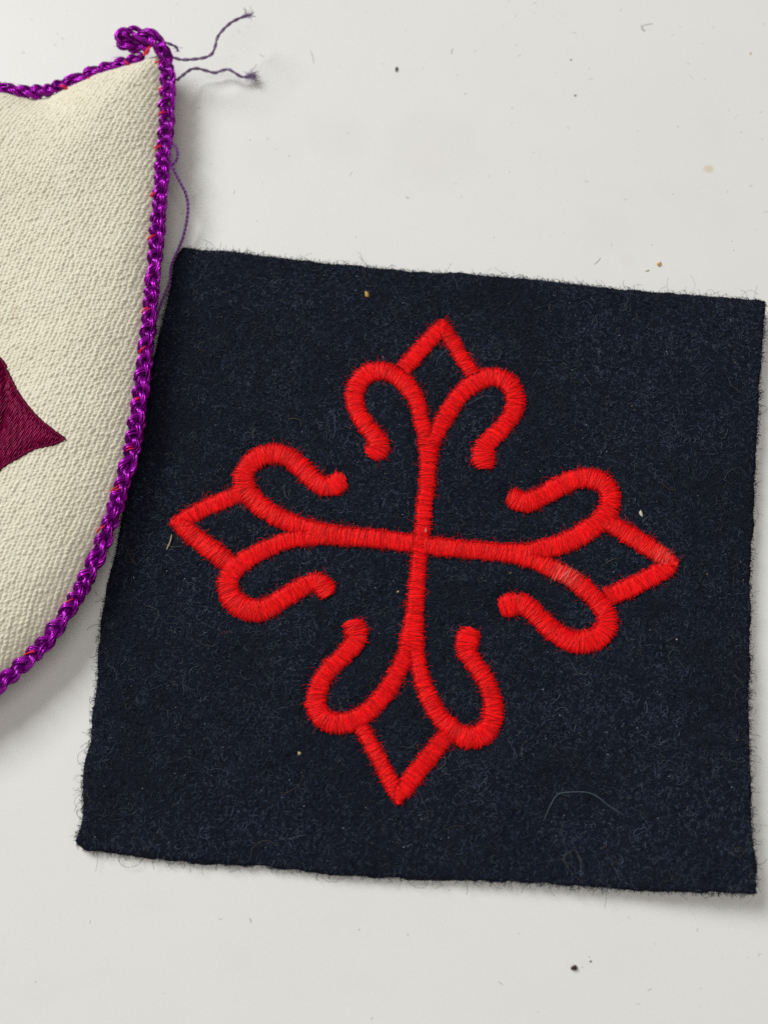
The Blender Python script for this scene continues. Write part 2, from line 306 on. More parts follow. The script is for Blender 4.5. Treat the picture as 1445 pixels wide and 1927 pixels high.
# ------------------------------------------------------------------ tabletop
n = 40
g = np.linspace(-600, 600, n)
X, Y = np.meshgrid(g, g, indexing='ij')
V = np.stack([X, Y, 0 * X], -1).reshape(-1, 3)
I = np.arange(n * n).reshape(n, n)
Fq = np.stack([I[:-1, :-1], I[1:, :-1], I[1:, 1:], I[:-1, 1:]], -1).reshape(-1, 4)
Vb = V.copy(); Vb[:, 2] = -18
nn = n * n
rim = []
for a, b in ((I[:-1, 0], I[1:, 0]), (I[1:, -1], I[:-1, -1]), (I[0, 1:], I[0, :-1]), (I[-1, :-1], I[-1, 1:])):
    rim.append(np.stack([a, a + nn, b + nn, b], -1))
mesh_np("tabletop", np.vstack([V, Vb]), np.vstack([Fq, Fq[:, ::-1] + nn] + rim), M_TABLE, smooth=False, kind="structure",
        label="white tabletop surface with faint specks")

# ------------------------------------------------------------------ navy wool patch with red cross
patch = empty("embroidered_patch", "square navy wool felt patch embroidered with a red flowery cross", "patch")
TH = 1.05                                               # cloth thickness

def arc(pts, n):
    C = cr(pts, 0.1)
    return C[np.linspace(0, len(C) - 1, n).round().astype(int)]
NU = NV = 340
et, eb, el, er = arc(CLOTH_TOP, NU), arc(CLOTH_BOTTOM, NU), arc(CLOTH_LEFT, NV), arc(CLOTH_RIGHT, NV)
c00, c10, c01, c11 = et[0], et[-1], eb[0], eb[-1]
def coons(u, v):
    """u, v in [0,1] arrays -> xy (mm); v runs from the top edge down"""
    fu, fv = u * (NU - 1), v * (NV - 1)
    L = lambda E, t: np.stack([np.interp(t, np.arange(len(E)), E[:, k]) for k in (0, 1)], -1)
    uu, vv = u[..., None], v[..., None]
    return (1 - vv) * L(et, fu) + vv * L(eb, fu) + (1 - uu) * L(el, fv) + uu * L(er, fv) - (
        (1 - uu) * (1 - vv) * c00 + uu * (1 - vv) * c10 + (1 - uu) * vv * c01 + uu * vv * c11)
def lift(u, v):
    z = 1.7 * sm((u - 0.70) / 0.30) * (0.82 + 0.18 * np.cos(7 * v))
    z = z + 0.55 * sm((v - 0.86) / 0.14) * sm((u - 0.25) / 0.6)
    z = z + 0.25 * sm((v - 0.9) / 0.1) * sm((0.06 - u) / 0.06)
    z = z + 0.10 * (1 + vnoise(u * 10, v * 10, 2.4, 3))
    return z
STROKE_PTS = np.vstack([cr(s_, 0.3) for a_ in ARMS.values() for s_ in [a_["stem"]] + a_["scroll"] + a_["tip"]])
PG = 260
_u, _v = np.meshgrid(np.linspace(0, 1, PG), np.linspace(0, 1, PG), indexing='ij')
_xy = coons(_u, _v).reshape(-1, 2)
_d = np.concatenate([(np.hypot(c_[:, None, 0] - STROKE_PTS[:, 0], c_[:, None, 1] - STROKE_PTS[:, 1]) - STROKE_PTS[:, 2] / 2).min(1) for c_ in np.array_split(_xy, 40)])
PUCK = (0.26 * np.exp(-(np.clip(_d, 0, None) / 0.75) ** 2) + 0.12 * np.exp(-(np.clip(_d, 0, None) / 2.5) ** 2)).reshape(PG, PG)
def pucker(u, v):
    fx = np.clip(u * (PG - 1), 0, PG - 1.001); fy = np.clip(v * (PG - 1), 0, PG - 1.001)
    i, j = fx.astype(int), fy.astype(int); a, b = fx - i, fy - j
    return (PUCK[i, j] * (1 - a) + PUCK[i + 1, j] * a) * (1 - b) + (PUCK[i, j + 1] * (1 - a) + PUCK[i + 1, j + 1] * a) * b
def cloth_top(u, v):
    e = np.minimum(np.minimum(u, 1 - u), np.minimum(v, 1 - v)) * 78        # mm from the edge
    return lift(u, v) - pucker(u, v) + 0.07 * vnoise(u * 78, v * 78, 5.0, 14) + TH - 0.35 * (1 - np.clip(e / 0.5, 0, 1)) ** 2

u, v = np.meshgrid(np.linspace(0, 1, NU), np.linspace(0, 1, NV), indexing='ij')
xy = coons(u, v)
edge = np.minimum(np.minimum(u, 1 - u), np.minimum(v, 1 - v)) < 1e-6
jit = 0.10
xy[..., 0] += np.where(edge, jit * vnoise(xy[..., 1], xy[..., 0], 0.5, 5) + 0.16 * vnoise(xy[..., 1], xy[..., 0], 1.9, 6) + 0.2 * vnoise(xy[..., 1], xy[..., 0], 6.0, 17), 0)
xy[..., 1] += np.where(edge, jit * vnoise(xy[..., 0], xy[..., 1], 0.5, 7) + 0.16 * vnoise(xy[..., 0], xy[..., 1], 1.9, 8) + 0.2 * vnoise(xy[..., 0], xy[..., 1], 6.0, 18), 0)
zt = cloth_top(u, v) + 0.05 * vnoise(xy[..., 0], xy[..., 1], 0.55, 9) + 0.05 * rng.uniform(-1, 1, u.shape)
zb = lift(u, v) + 0.02
Vt = np.concatenate([xy, zt[..., None]], -1).reshape(-1, 3)
Vb = np.concatenate([xy, zb[..., None]], -1).reshape(-1, 3)
I = np.arange(NU * NV).reshape(NU, NV); nn = NU * NV
Fq = np.stack([I[:-1, :-1], I[:-1, 1:], I[1:, 1:], I[1:, :-1]], -1).reshape(-1, 4)
k = 6                                                   # coarse underside
J = I[::1, ::1]
rim = []
for a, b in ((I[:-1, 0], I[1:, 0]), (I[1:, -1], I[:-1, -1]), (I[0, 1:], I[0, :-1]), (I[-1, :-1], I[-1, 1:])):
    rim.append(np.stack([b, b + nn, a + nn, a], -1))
cloth = mesh_np("felt_cloth", np.vstack([Vt, Vb]), np.vstack([Fq, Fq[:, ::-1] + nn] + rim), M_WOOL, patch)

# inverse of the Coons map, for placing stitches on the cloth height
GX = np.linspace(-38, 53, 183); GY = np.linspace(-48, 39, 175)
uvi = np.full((len(GX), len(GY)), 1.2)
ui, vi = np.meshgrid(np.linspace(0, 1, 400), np.linspace(0, 1, 400), indexing='ij')
pxy = coons(ui, vi); hz = lift(ui, vi) + TH - 0.14
ix = np.clip(np.searchsorted(GX, pxy[..., 0]), 0, len(GX) - 1); iy = np.clip(np.searchsorted(GY, pxy[..., 1]), 0, len(GY) - 1)
acc = np.zeros(uvi.shape); cnt = np.zeros(uvi.shape)
np.add.at(acc, (ix, iy), hz); np.add.at(cnt, (ix, iy), 1)
uvi = np.where(cnt > 0, acc / np.maximum(cnt, 1), 1.2)
def cloth_z(x, y):
    fx = np.clip((np.asarray(x) - GX[0]) / (GX[1] - GX[0]) + 0.5, 0, len(GX) - 1.001); fy = np.clip((np.asarray(y) - GY[0]) / (GY[1] - GY[0]) + 0.5, 0, len(GY) - 1.001)
    i, j = fx.astype(int), fy.astype(int); a, b = fx - i, fy - j
    return (uvi[i, j] * (1 - a) + uvi[i + 1, j] * a) * (1 - b) + (uvi[i, j + 1] * (1 - a) + uvi[i + 1, j + 1] * a) * b

# ---- curly surface fibres
def fibres(n, uv, length, width, curl, rise, cols, weights, segs=4, name="surface_fibres", parent=None, jitter=0.35, ang=None, sides=3, bright=(0.6, 1.45)):
    u0, v0 = uv
    p = coons(u0, v0)
    a = rng.uniform(0, 2 * np.pi, n) if ang is None else ang
    ln = length * rng.lognormal(0, jitter, n)
    kap = rng.normal(0, curl, n)
    C = np.zeros((n, segs + 1, 3))
    C[:, 0, :2] = p
    z0 = cloth_top(u0, v0)
    for s_ in range(segs):
        st = ln / segs
        C[:, s_ + 1, 0] = C[:, s_, 0] + np.cos(a) * st
        C[:, s_ + 1, 1] = C[:, s_, 1] + np.sin(a) * st
        a = a + kap * st + rng.normal(0, curl * 0.35, n) * st
    C[:, :, :2] += (p - C[:, segs // 2, :2])[:, None, :] if ang is None else 0
    t = np.linspace(0, 1, segs + 1)[None]
    C[:, :, 2] = z0[:, None] + rise[0] + rise[1] * np.sin(np.pi * t) * rng.uniform(0.2, 1, (n, 1)) + rng.uniform(0, rise[2], (n, 1))
    w = width * rng.uniform(0.7, 1.3, n)
    V, Fq = tubes(C, w[:, None] * np.ones((1, segs + 1)), sides)
    ci = rng.choice(len(cols), n, p=np.array(weights) / sum(weights))
    tint = 0.88 * np.asarray(cols)[ci] * rng.uniform(bright[0], bright[1], (n, 1)) * (1 + 0.34 * vnoise(p[:, 0], p[:, 1], 7.0, 15) + 0.28 * vnoise(p[:, 0], p[:, 1], 2.2, 16))[:, None]
    tint = np.repeat(tint, (segs + 1) * sides, 0)
    return V, Fq, tint

NF = 64000
cols = [(0.032, 0.041, 0.066), (0.007, 0.010, 0.021), (0.056, 0.067, 0.096), (0.036, 0.050, 0.074), (0.055, 0.050, 0.044), (0.024, 0.034, 0.072)]
V1, F1, T1 = fibres(NF, (rng.uniform(0.003, 0.997, NF), rng.uniform(0.003, 0.997, NF)), 0.52, 0.036, 4.2, (-0.01, 0.07, 0.09), cols, (6, 4, 3.0, 2, 0.2, 3), segs=3)
ns = 170
V2, F2, T2 = fibres(ns, (rng.uniform(0.01, 0.99, ns), rng.uniform(0.01, 0.99, ns)), 2.1, 0.024, 1.1, (0.08, 0.15, 0.08), [(0.10, 0.11, 0.13), (0.14, 0.12, 0.08), (0.07, 0.09, 0.14), (0.12, 0.02, 0.02)], (5, 2, 3, 0.4), segs=6)
F2 = F2 + len(V1)
mesh_np("surface_fibres", np.vstack([V1, V2]), np.vstack([F1, F2]), M_FIBRE, cloth, attrs={"tint": np.vstack([T1, T2])}, kind="stuff")
# bright lint specks on the nap
ns = 300
V3, F3, T3 = fibres(ns, (rng.uniform(0.01, 0.99, ns), rng.uniform(0.01, 0.99, ns)), 0.11, 0.038, 1, (0.12, 0.02, 0.08), [(0.30, 0.32, 0.36), (0.35, 0.27, 0.12), (0.16, 0.2, 0.3)], (4, 1, 2), segs=2, sides=4)
mesh_np("lint_specks", V3, F3, M_FIBRE, cloth, attrs={"tint": T3}, kind="stuff")

# ---- fuzz along the cut edges
parts = []
for side, nfz in (("t", 1150), ("b", 900), ("l", 1000), ("r", 1050)):
    t = rng.uniform(0.003, 0.997, nfz); z = np.zeros(nfz) + 0.002
    uv = {"t": (t, z), "b": (t, 1 - z), "l": (z, t), "r": (1 - z, t)}[side]
    base = {"t": np.pi / 2 - 0.1, "b": -np.pi / 2, "l": np.pi, "r": 0}[side]
    ang = base + rng.normal(0, 0.75, nfz)
    long = rng.uniform(0, 1, nfz) < 0.045
    for sel, ln, wd, cu, sg in ((~long, 0.36, 0.026, 2.0, 4), (long, 1.6, 0.019, 0.9, 8)):
        parts.append(fibres(int(sel.sum()), (uv[0][sel], uv[1][sel]), ln, wd, cu, (-0.45, 0.25, 0.45), [(0.018, 0.02, 0.035), (0.03, 0.03, 0.04), (0.05, 0.05, 0.055)], (5, 3, 1), segs=sg, ang=ang[sel], jitter=0.5))
off = 0; VV, FF, TT = [], [], []
for a, b, c_ in parts:
    VV.append(a); FF.append(b + off); TT.append(c_); off += len(a)
VV = np.vstack(VV); VV[:, 2] = np.maximum(VV[:, 2], 0.03)
mesh_np("edge_fuzz", VV, np.vstack(FF), M_FIBRE, cloth, attrs={"tint": np.vstack(TT)}, kind="stuff")

# ---- satin-stitched strokes of the cross
WEAR = [(CLOTH_SPOTS["wear"], 1.8, 0.25), (CLOTH_SPOTS["wear_tip"], 1.4, 0.18)]
def red_tint(x, y, n, per):
    base = np.array([0.95, 0.0055, 0.010]) * rng.uniform(0.58, 1.08, (n, 1))
    base[:, 1] *= rng.uniform(0.6, 2.0, n)
    f = np.zeros(n)
    for (p, r, k_) in WEAR:
        f = np.maximum(f, k_ * np.exp(-(((x - p[0]) / r) ** 2 + ((y - p[1]) / (r * 0.55)) ** 2)) * rng.choice([0.1, 0.5, 1.0, 1.9], n))
    f = np.clip(f, 0, 0.8)[:, None]
    base = base * (1 - f) + np.array([0.72, 0.36, 0.30]) * f
    return np.repeat(base, per, 0)

def stroke(name, pts, parent, height=0.42, round_end=False, slant=0.17, zoff=0.0):
    if round_end:
        pts = list(pts); a_, b_ = np.array(pts[-2]), np.array(pts[-1]); d_ = unit(b_[:2] - a_[:2])
        pts.append((*(b_[:2] + d_ * b_[2] * 0.30), b_[2]))
    P = cr(pts, 0.05)
    L = np.r_[0, np.cumsum(np.linalg.norm(np.diff(P[:, :2], axis=0), axis=1))]
    tot = L[-1]
    step = 0.072
    n = int(tot / step)
    s = (np.arange(n) + 0.5) * step + rng.normal(0, 0.02, n)
    s = np.clip(s, 0, tot)
    x, y, w = [np.interp(s, L, P[:, k_]) for k_ in range(3)]
    T = unit(np.gradient(P[:, :2], axis=0))
    tx, ty = np.interp(s, L, T[:, 0]), np.interp(s, L, T[:, 1])
    w = 0.955 * w
    t = unit(np.stack([tx, ty], 1)); nrm = np.stack([-t[:, 1], t[:, 0]], 1)
    if round_end:
        r = w[-1] / 2; e_ = tot - s
        w = w * (1 + 0.10 * sm((2.2 * r - e_) / r))
        d = np.clip(s - (tot - r * 1.2), 0, None)
        w = w * np.sqrt(np.clip(1 - (d / (r * 1.2)) ** 2.4, 0.02, 1))
    wj = rng.normal(0, 0.125, (n, 2)) * np.minimum(1, w / 1.5)[:, None] + 0.13 * np.stack([vnoise(s + x[0] * 9, s * 0, 0.42, 70), vnoise(s + x[0] * 9, s * 0, 0.42, 71)], 1) + 0.07 * np.stack([vnoise(s + x[0] * 9, s * 0, 1.5, 72), vnoise(s + x[0] * 9, s * 0, 1.5, 73)], 1)
    sl = slant * rng.uniform(0.3, 1.5, n) * np.where(np.arange(n) % 2 == 0, 1, -1) + 0.16 * vnoise(s + x[0] * 9, s * 0, 1.6, 12) + 0.16 * vnoise(s + x[0] * 9, s * 0, 0.5, 13)
    K = 9
    q = np.array([-1, -0.93, -0.78, -0.42, 0, 0.42, 0.78, 0.93, 1.0])
    ext = np.where(q[None] < 0, w[:, None] / 2 + wj[:, :1], w[:, None] / 2 + wj[:, 1:])
    lat = q[None] * ext
    alo = q[None] * sl[:, None] * w[:, None] * 0.5 + rng.normal(0, 0.018, (n, K))
    C = np.zeros((n, K, 3))
    C[:, :, 0] = x[:, None] + lat * nrm[:, :1] + alo * t[:, :1]
    C[:, :, 1] = y[:, None] + lat * nrm[:, 1:] + alo * t[:, 1:]
    arch = (1 - np.abs(q) ** 5.0)
    hh = height * np.clip(w / 2.2, 0.45, 1.15)
    C[:, :, 2] = cloth_z(C[:, :, 0], C[:, :, 1]) + zoff - 0.06 + hh[:, None] * arch[None] + rng.uniform(-0.075, 0.075, (n, 1)) + rng.normal(0, 0.012, (n, K))
    V, Fq = tubes(C, rng.uniform(0.055, 0.085, n)[:, None] * np.ones((1, K)), 6)
    tint = red_tint(x, y, n, K * 6)
    o = mesh_np(name, V, Fq, M_RED, parent, attrs={"tint": tint})
    # stitched padding below the threads, so no cloth shows through
    q2 = np.linspace(-0.9, 0.9, 7)
    A = np.zeros((n, 7, 3))
    A[:, :, 0] = x[:, None] + q2 * w[:, None] / 2 * nrm[:, :1]; A[:, :, 1] = y[:, None] + q2 * w[:, None] / 2 * nrm[:, 1:]
    A[:, :, 2] = cloth_z(A[:, :, 0], A[:, :, 1]) + zoff - 0.10 + hh[:, None] * (1 - np.abs(q2 / 0.95) ** 5.0)[None]
    i = np.arange(n * 7).reshape(n, 7)
    f = np.stack([i[:-1, :-1], i[1:, :-1], i[1:, 1:], i[:-1, 1:]], -1).reshape(-1, 4)
    f = f.copy()
    # fuzz: broken filaments along the rim of the stroke
    nf = int(n * 2.4)
    k_ = rng.integers(0, n, nf); sd = rng.choice([-1, 1], nf)
    bx = x[k_] + sd * w[k_] / 2 * 0.92 * nrm[k_, 0]; by = y[k_] + sd * w[k_] / 2 * 0.92 * nrm[k_, 1]
    an = np.arctan2(sd * nrm[k_, 1], sd * nrm[k_, 0]) + rng.normal(0, 0.6, nf)
    ln = rng.uniform(0.12, 0.45, nf) + (rng.uniform(0, 1, nf) < 0.12) * rng.uniform(0.2, 0.8, nf)
    D = np.zeros((nf, 4, 3)); tt = np.linspace(0, 1, 4)
    cv = rng.normal(0, 0.9, nf)
    D[:, :, 0] = bx[:, None] + np.cos(an[:, None] + cv[:, None] * tt) * ln[:, None] * tt
    D[:, :, 1] = by[:, None] + np.sin(an[:, None] + cv[:, None] * tt) * ln[:, None] * tt
    D[:, :, 2] = cloth_z(bx, by)[:, None] + 0.08 + rng.uniform(0, 0.2, (nf, 1)) + 0.05 * tt
    Vf, Ff = tubes(D, 0.017, 3)
    return o, (A.reshape(-1, 3), f), (Vf, Ff, red_tint(bx, by, nf, 12) * 0.8)

pads, fuzz = [], []
for arm_name, arm in ARMS.items():
    root, pd, fz = stroke("cross_arm", arm["stem"], patch, 0.23, zoff=0.03 if arm_name in ("top", "bottom") else 0.0)
    arm_pads, arm_fuzz = [pd], [fz]
    for sc in arm["scroll"]:
        o, pd, fz = stroke("scroll", sc, root, 0.25, True, zoff=0.03); arm_pads.append(pd); arm_fuzz.append(fz)
    for tp in arm["tip"]:
        o, pd, fz = stroke("pointed_tip", tp, root, 0.22); arm_pads.append(pd); arm_fuzz.append(fz)
    off = 0; a_, b_ = [], []
    for p_, f_ in arm_pads: a_.append(p_); b_.append(f_ + off); off += len(p_)
    mesh_np("underlay_padding", np.vstack(a_), np.vstack(b_), M_REDPAD, root)
    off = 0; a_, b_, c_ = [], [], []
    for p_, f_, t_ in arm_fuzz: a_.append(p_); b_.append(f_ + off); c_.append(t_); off += len(p_)
    mesh_np("thread_fuzz", np.vstack(a_), np.vstack(b_), M_RED, root, attrs={"tint": np.vstack(c_)}, kind="stuff")

# ------------------------------------------------------------------ padded cream shield
shield = empty("padded_shield_badge", "cream twill padded shield badge edged with purple braided cord", "badge")
ZE = 4.2
ax0, ax1 = np.array(AXIS_TOP), np.array(AXIS_BOTTOM)
axd = unit(ax1 - ax0)
def mirror(P):
    P = np.asarray(P, float).copy()
    d = P[:, :2] - ax0
    al = (d @ axd)[:, None] * axd
    P[:, :2] = ax0 + 2 * al - d
    return P
right = np.array(SHIELD_RIGHT); top = np.array(SHIELD_TOP)
half = np.vstack([top[::-1], right])                     # axis top -> right corner -> bottom
outline = np.vstack([[ax0 + axd * 1.0], half, [ax1], mirror(half)[::-1]])
OUT = cr(outline, 0.5, closed=True)
def inside_dist(x, y):
    """signed distance (positive inside) to the outline; arrays, chunked"""
    A = OUT; B = np.roll(OUT, -1, 0)
    px, py = x.ravel(), y.ravel(); res = np.empty(len(px))
    for c0 in range(0, len(px), 20000):
        X_, Y_ = px[c0:c0 + 20000, None], py[c0:c0 + 20000, None]
        dx, dy = (B - A)[:, 0], (B - A)[:, 1]
        t = np.clip(((X_ - A[:, 0]) * dx + (Y_ - A[:, 1]) * dy) / (dx * dx + dy * dy + 1e-12), 0, 1)
        d = np.sqrt(((X_ - A[:, 0] - t * dx) ** 2 + (Y_ - A[:, 1] - t * dy) ** 2).min(1))
        cr_ = ((A[:, 1] > Y_) != (B[:, 1] > Y_)) & (X_ < dx * (Y_ - A[:, 1]) / (dy + 1e-12) + A[:, 0])
        res[c0:c0 + 20000] = np.where(cr_.sum(1) % 2 == 1, d, -d)
    return res.reshape(x.shape)
bx0, bx1 = OUT[:, 0].min(), OUT[:, 0].max(); by0, by1 = OUT[:, 1].min(), OUT[:, 1].max()
# smooth pillow height on a 0.5 mm grid
QX = np.arange(bx0 - 1, bx1 + 1.5, 0.5); QY = np.arange(by0 - 1, by1 + 1.5, 0.5)
qx, qy = np.meshgrid(QX, QY, indexing='ij')
QD = inside_dist(qx, qy)
def puff(d):
    t = np.clip(d / 15.0, 0, 1)
    return np.sqrt(1 - (1 - t) ** 2.3)
QH = 5.0 * puff(QD)
QH = QH + (0.30 * vnoise(qx, qy, 9, 21) + 0.14 * vnoise(qx, qy, 3.6, 22)) * sm(QD / 5)
dim = np.array(SHIELD_TOP[7])
QH = QH - 1.1 * np.exp(-(((qx - dim[0]) / 4.0) ** 2 + ((qy - dim[1] + 2.2) / 2.6) ** 2))
QH = np.maximum(QH, -0.6)
for _ in range(4):
    QH[1:-1, 1:-1] = 0.5 * QH[1:-1, 1:-1] + 0.125 * (QH[2:, 1:-1] + QH[:-2, 1:-1] + QH[1:-1, 2:] + QH[1:-1, :-2])
def bil(G, x, y):
    fx = np.clip((np.asarray(x) - QX[0]) / 0.5, 0, len(QX) - 1.001); fy = np.clip((np.asarray(y) - QY[0]) / 0.5, 0, len(QY) - 1.001)
    i, j = fx.astype(int), fy.astype(int); a, b = fx - i, fy - j
    return (G[i, j] * (1 - a) + G[i + 1, j] * a) * (1 - b) + (G[i, j + 1] * (1 - a) + G[i + 1, j + 1] * a) * b
def shield_z(x, y):
    return ZE - 1.35 + bil(QH, x, y)
def twill(x, y):
    """relief of the ribbed, pebbly cream cloth in mm"""
    wx = x + 0.09 * vnoise(x, y, 0.9, 31) + 0.5 * vnoise(x, y, 16, 32)
    wy = y + 0.09 * vnoise(x, y, 0.9, 33) + 0.3 * vnoise(x, y, 12, 34)
    a = math.radians(73)
    dx, dy = math.cos(a), math.sin(a)
    al = (wx * dx + wy * dy); ac = (-wx * dy + wy * dx)
    r = ac / 0.56
    row = np.floor(r)
    f = r - row - 0.5
    rib = np.sqrt(np.clip(1 - (2 * f) ** 2 * 0.95, 0, 1))
    kn = al / 0.50 + 0.75 * f + np.sin(row * 12.9898) * 43.7 + 0.45 * vnoise(row * 3.1, al, 1.0, 35)
    cell = np.floor(kn)
    g = np.abs(kn - cell - 0.5) * 2
    knob = np.sqrt(np.clip(1 - g ** 2 * 0.95, 0, 1))
    hsh = np.sin(row * 127.1 + cell * 311.7) * 43758.5453
    hsh = hsh - np.floor(hsh)
    return 0.27 * (0.22 + 0.78 * rib) * (0.48 + 0.52 * knob) * (0.66 + 0.48 * hsh) + 0.055 * vnoise(x, y, 0.17, 36) + 0.03 * vnoise(x, y, 0.45, 37)
mc_edge = np.array(MOTIF_EDGE)
ctr = ax0 + axd * ((np.array([mc_edge[5][0], mc_edge[5][1]]) - ax0) @ axd) - 0 * axd
rp = mc_edge[1:-1]                                       # upper flank -> right point -> lower flank
up_pt = ctr - axd * 24; dn_pt = ctr + axd * 20
hm = np.vstack([[up_pt], rp, [dn_pt]])
poly = np.vstack([cr(np.vstack([[up_pt], [0.5 * (up_pt + rp[0]) + np.array([-3.0, 0])], rp[:6]]), 0.3), cr(np.vstack([rp[5:], [0.5 * (rp[-1] + dn_pt) + np.array([-2.5, 0])], [dn_pt]]), 0.3)])
poly = np.vstack([poly, mirror(poly)[::-1]])
def inside_poly(x, y):
    hit = np.zeros(x.shape, bool)
    for (x0_, y0_), (x1_, y1_) in zip(poly, np.roll(poly, -1, 0)):
        hit ^= ((y0_ > y) != (y1_ > y)) & (x < (x1_ - x0_) * (y - y0_) / (y1_ - y0_ + 1e-12) + x0_)
    return hit
fine0 = -52.0                                            # the cloth left of this lies well out of view: coarser cells there
XF = np.r_[np.arange(bx0, fine0, 0.35), np.arange(fine0, bx1 + 0.1, 0.082)]
YF = np.arange(by0, by1 + 0.1, 0.082)
fx_, fy_ = np.meshgrid(XF, YF, indexing='ij')
fd = bil(QD, fx_, fy_)
ok = fd > 0.35
rel = twill(fx_, fy_) * np.where(inside_poly(fx_, fy_), 0.25, 1.0)
fz = shield_z(fx_, fy_) + rel
idx = -np.ones(fx_.shape, int); idx[ok] = np.arange(ok.sum())
Vt = np.stack([fx_[ok], fy_[ok], fz[ok]], -1)
q4 = np.stack([idx[:-1, :-1], idx[1:, :-1], idx[1:, 1:], idx[:-1, 1:]], -1).reshape(-1, 4)
q4 = q4[(q4 >= 0).all(1)]
mesh_np("front_cloth", Vt, q4, M_CREAM, shield, attrs={"relief": rel[ok]})
# backing
okb = QD > 0.0
idb = -np.ones(qx.shape, int); idb[okb] = np.arange(okb.sum())
zb_ = np.maximum(0.03, ZE - 0.9 - 4.6 * puff(QD * 1.6))
Vb = np.stack([qx[okb], qy[okb], zb_[okb]], -1)
q4 = np.stack([idb[:-1, :-1], idb[:-1, 1:], idb[1:, 1:], idb[1:, :-1]], -1).reshape(-1, 4)
q4 = q4[(q4 >= 0).all(1)]
mesh_np("backing_cloth", Vb, q4, M_LINING, shield)

# ---- braided cord: three plaited strands following the edge, with the loop at the upper corner
full = np.vstack([np.array(LOOP), np.c_[right, np.full(len(right), ZE)], [[ax1[0], ax1[1], ZE]],
                  np.c_[mirror(right)[::-1], np.full(len(right), ZE)], np.c_[mirror(top), np.full(len(top), ZE)],
                  [[*(ax0 + axd * 1.0), ZE]], np.c_[top[::-1][:-1], np.full(len(top) - 1, ZE - 0.2)]])
PATH = cr(full, 0.14)
seg = np.linalg.norm(np.diff(PATH, axis=0), axis=1); PL = np.r_[0, np.cumsum(seg)]
Tn = unit(np.gradient(PATH, axis=0))
Nn = unit(np.cross(np.array([0, 0, 1.0]), Tn)); Bn = np.cross(Tn, Nn)
cord = empty("cord", parent=shield)
Lp = 6.0
ph0 = 2 * np.pi * PL / Lp + 1.1 * vnoise(PL, PL * 0, 4.0, 41) + 0.35 * vnoise(PL, PL * 0, 1.5, 40)
wob = 1 + 0.18 * vnoise(PL, PL * 0, 2.6, 42)
near_end = sm((PL[-1] - PL) / 40.0)                       # the run along the top edge is pulled thinner
size = 0.80 + 0.20 * near_end
NFIL = 7
for k_ in range(3):
    ph = ph0 + 2 * np.pi * k_ / 3
    C = PATH + (0.67 * wob * size * np.sin(ph))[:, None] * Nn + (0.42 * size * np.sin(2 * ph) + 0.30)[:, None] * Bn
    Tk = unit(np.gradient(C, axis=0)); Nk = unit(np.cross(np.array([0, 0, 1.0]), Tk)); Bk = np.cross(Tk, Nk)
    Cs, Rs = [], []
    own = 1 + 0.20 * vnoise(PL, PL * 0 + k_ * 11, 2.3, 80) + 0.10 * vnoise(PL, PL * 0 + k_ * 11, 0.8, 81)
    for f_ in range(NFIL):
        an = 2 * np.pi * (f_ / NFIL) + PL * 1.5 + 0.8 * vnoise(PL, PL * 0 + f_ * 5, 1.7, 46 + k_)
        rad = 0.275 * own * size * (1 + 0.34 * vnoise(PL, PL * 0 + f_ * 7, 0.9, 50 + k_))
        Cs.append(C + (rad * np.cos(an))[:, None] * Nk + (0.8 * rad * np.sin(an))[:, None] * Bk)
        Rs.append(0.165 * own * size * (1 + 0.12 * vnoise(PL, PL * 0 + f_ * 3, 1.3, 60 + k_)))
    V, Fq = tubes(np.array(Cs), np.array(Rs), 6)
    al = np.tile(np.repeat(PL, 6), NFIL); ar = np.tile(np.abs(np.arange(6) * 2 * np.pi / 6 - np.pi), len(PL) * NFIL)
    mesh_np("strand", V, Fq, M_CORD, cord, attrs={"along": al, "around": ar})

# broken silk filaments standing off the cord
nfl = 260
k_ = rng.integers(0, len(PATH), nfl); sd = rng.choice([-1, 1], nfl)
tt = np.linspace(0, 1, 6); a0 = rng.normal(0.5, 0.4, nfl); ln = rng.uniform(0.3, 1.1, nfl)
D = PATH[k_][:, None] + (sd * rng.uniform(0.6, 1.0, nfl))[:, None, None] * Nn[k_][:, None] + rng.uniform(0, 0.8, nfl)[:, None, None] * np.array([0, 0, 1.0])
D = D + (tt * ln[:, None])[..., None] * Tn[k_][:, None] * rng.choice([-1, 1], nfl)[:, None, None] + (sd[:, None] * (a0[:, None] * tt - 0.5 * tt ** 2) * ln[:, None])[..., None] * Nn[k_][:, None]
V, Fq = tubes(D, 0.016, 3)
mesh_np("stray_filaments", V, Fq, M_CORD, cord, attrs={"along": np.zeros(len(V)), "around": np.ones(len(V))}, kind="stuff")

# ---- crimson tacking stitches over the cord's inner edge
def tack(p, direction, n=2, ln=1.0, top_z=None):
    Cs = []
    for i_ in range(n):
        d = np.array([math.cos(direction + random.uniform(-.25, .25)), math.sin(direction + random.uniform(-.25, .25))])
        q = np.array(p) + np.random.default_rng(int(abs(p[0] * 100) + i_)).normal(0, 0.10, 2)
        t = np.linspace(-0.55, 0.5, 8)
        xy_ = q + t[:, None] * d * ln * random.uniform(0.85, 1.2)
        z_ = top_z + 0.45 * np.sin((t + 0.55) / 1.05 * np.pi * 0.75)
        Cs.append(np.c_[xy_, z_])
    V, Fq = tubes(np.array(Cs), 0.075, 6)
    mesh_np("tacking_stitch", V, Fq, M_TACK, shield)
for p in STITCHES_SIDE: tack(p, random.uniform(0.35, 0.75), random.choice([2, 3, 3]), 1.15, ZE + 0.55)
for p in STITCHES_TOP[:3]: tack(p, random.uniform(-0.9, -0.3) + math.pi, 3, 1.0, ZE + 0.5)
tack(STITCHES_TOP[3], 0.9, 12, 1.7, ZE + 1.1)

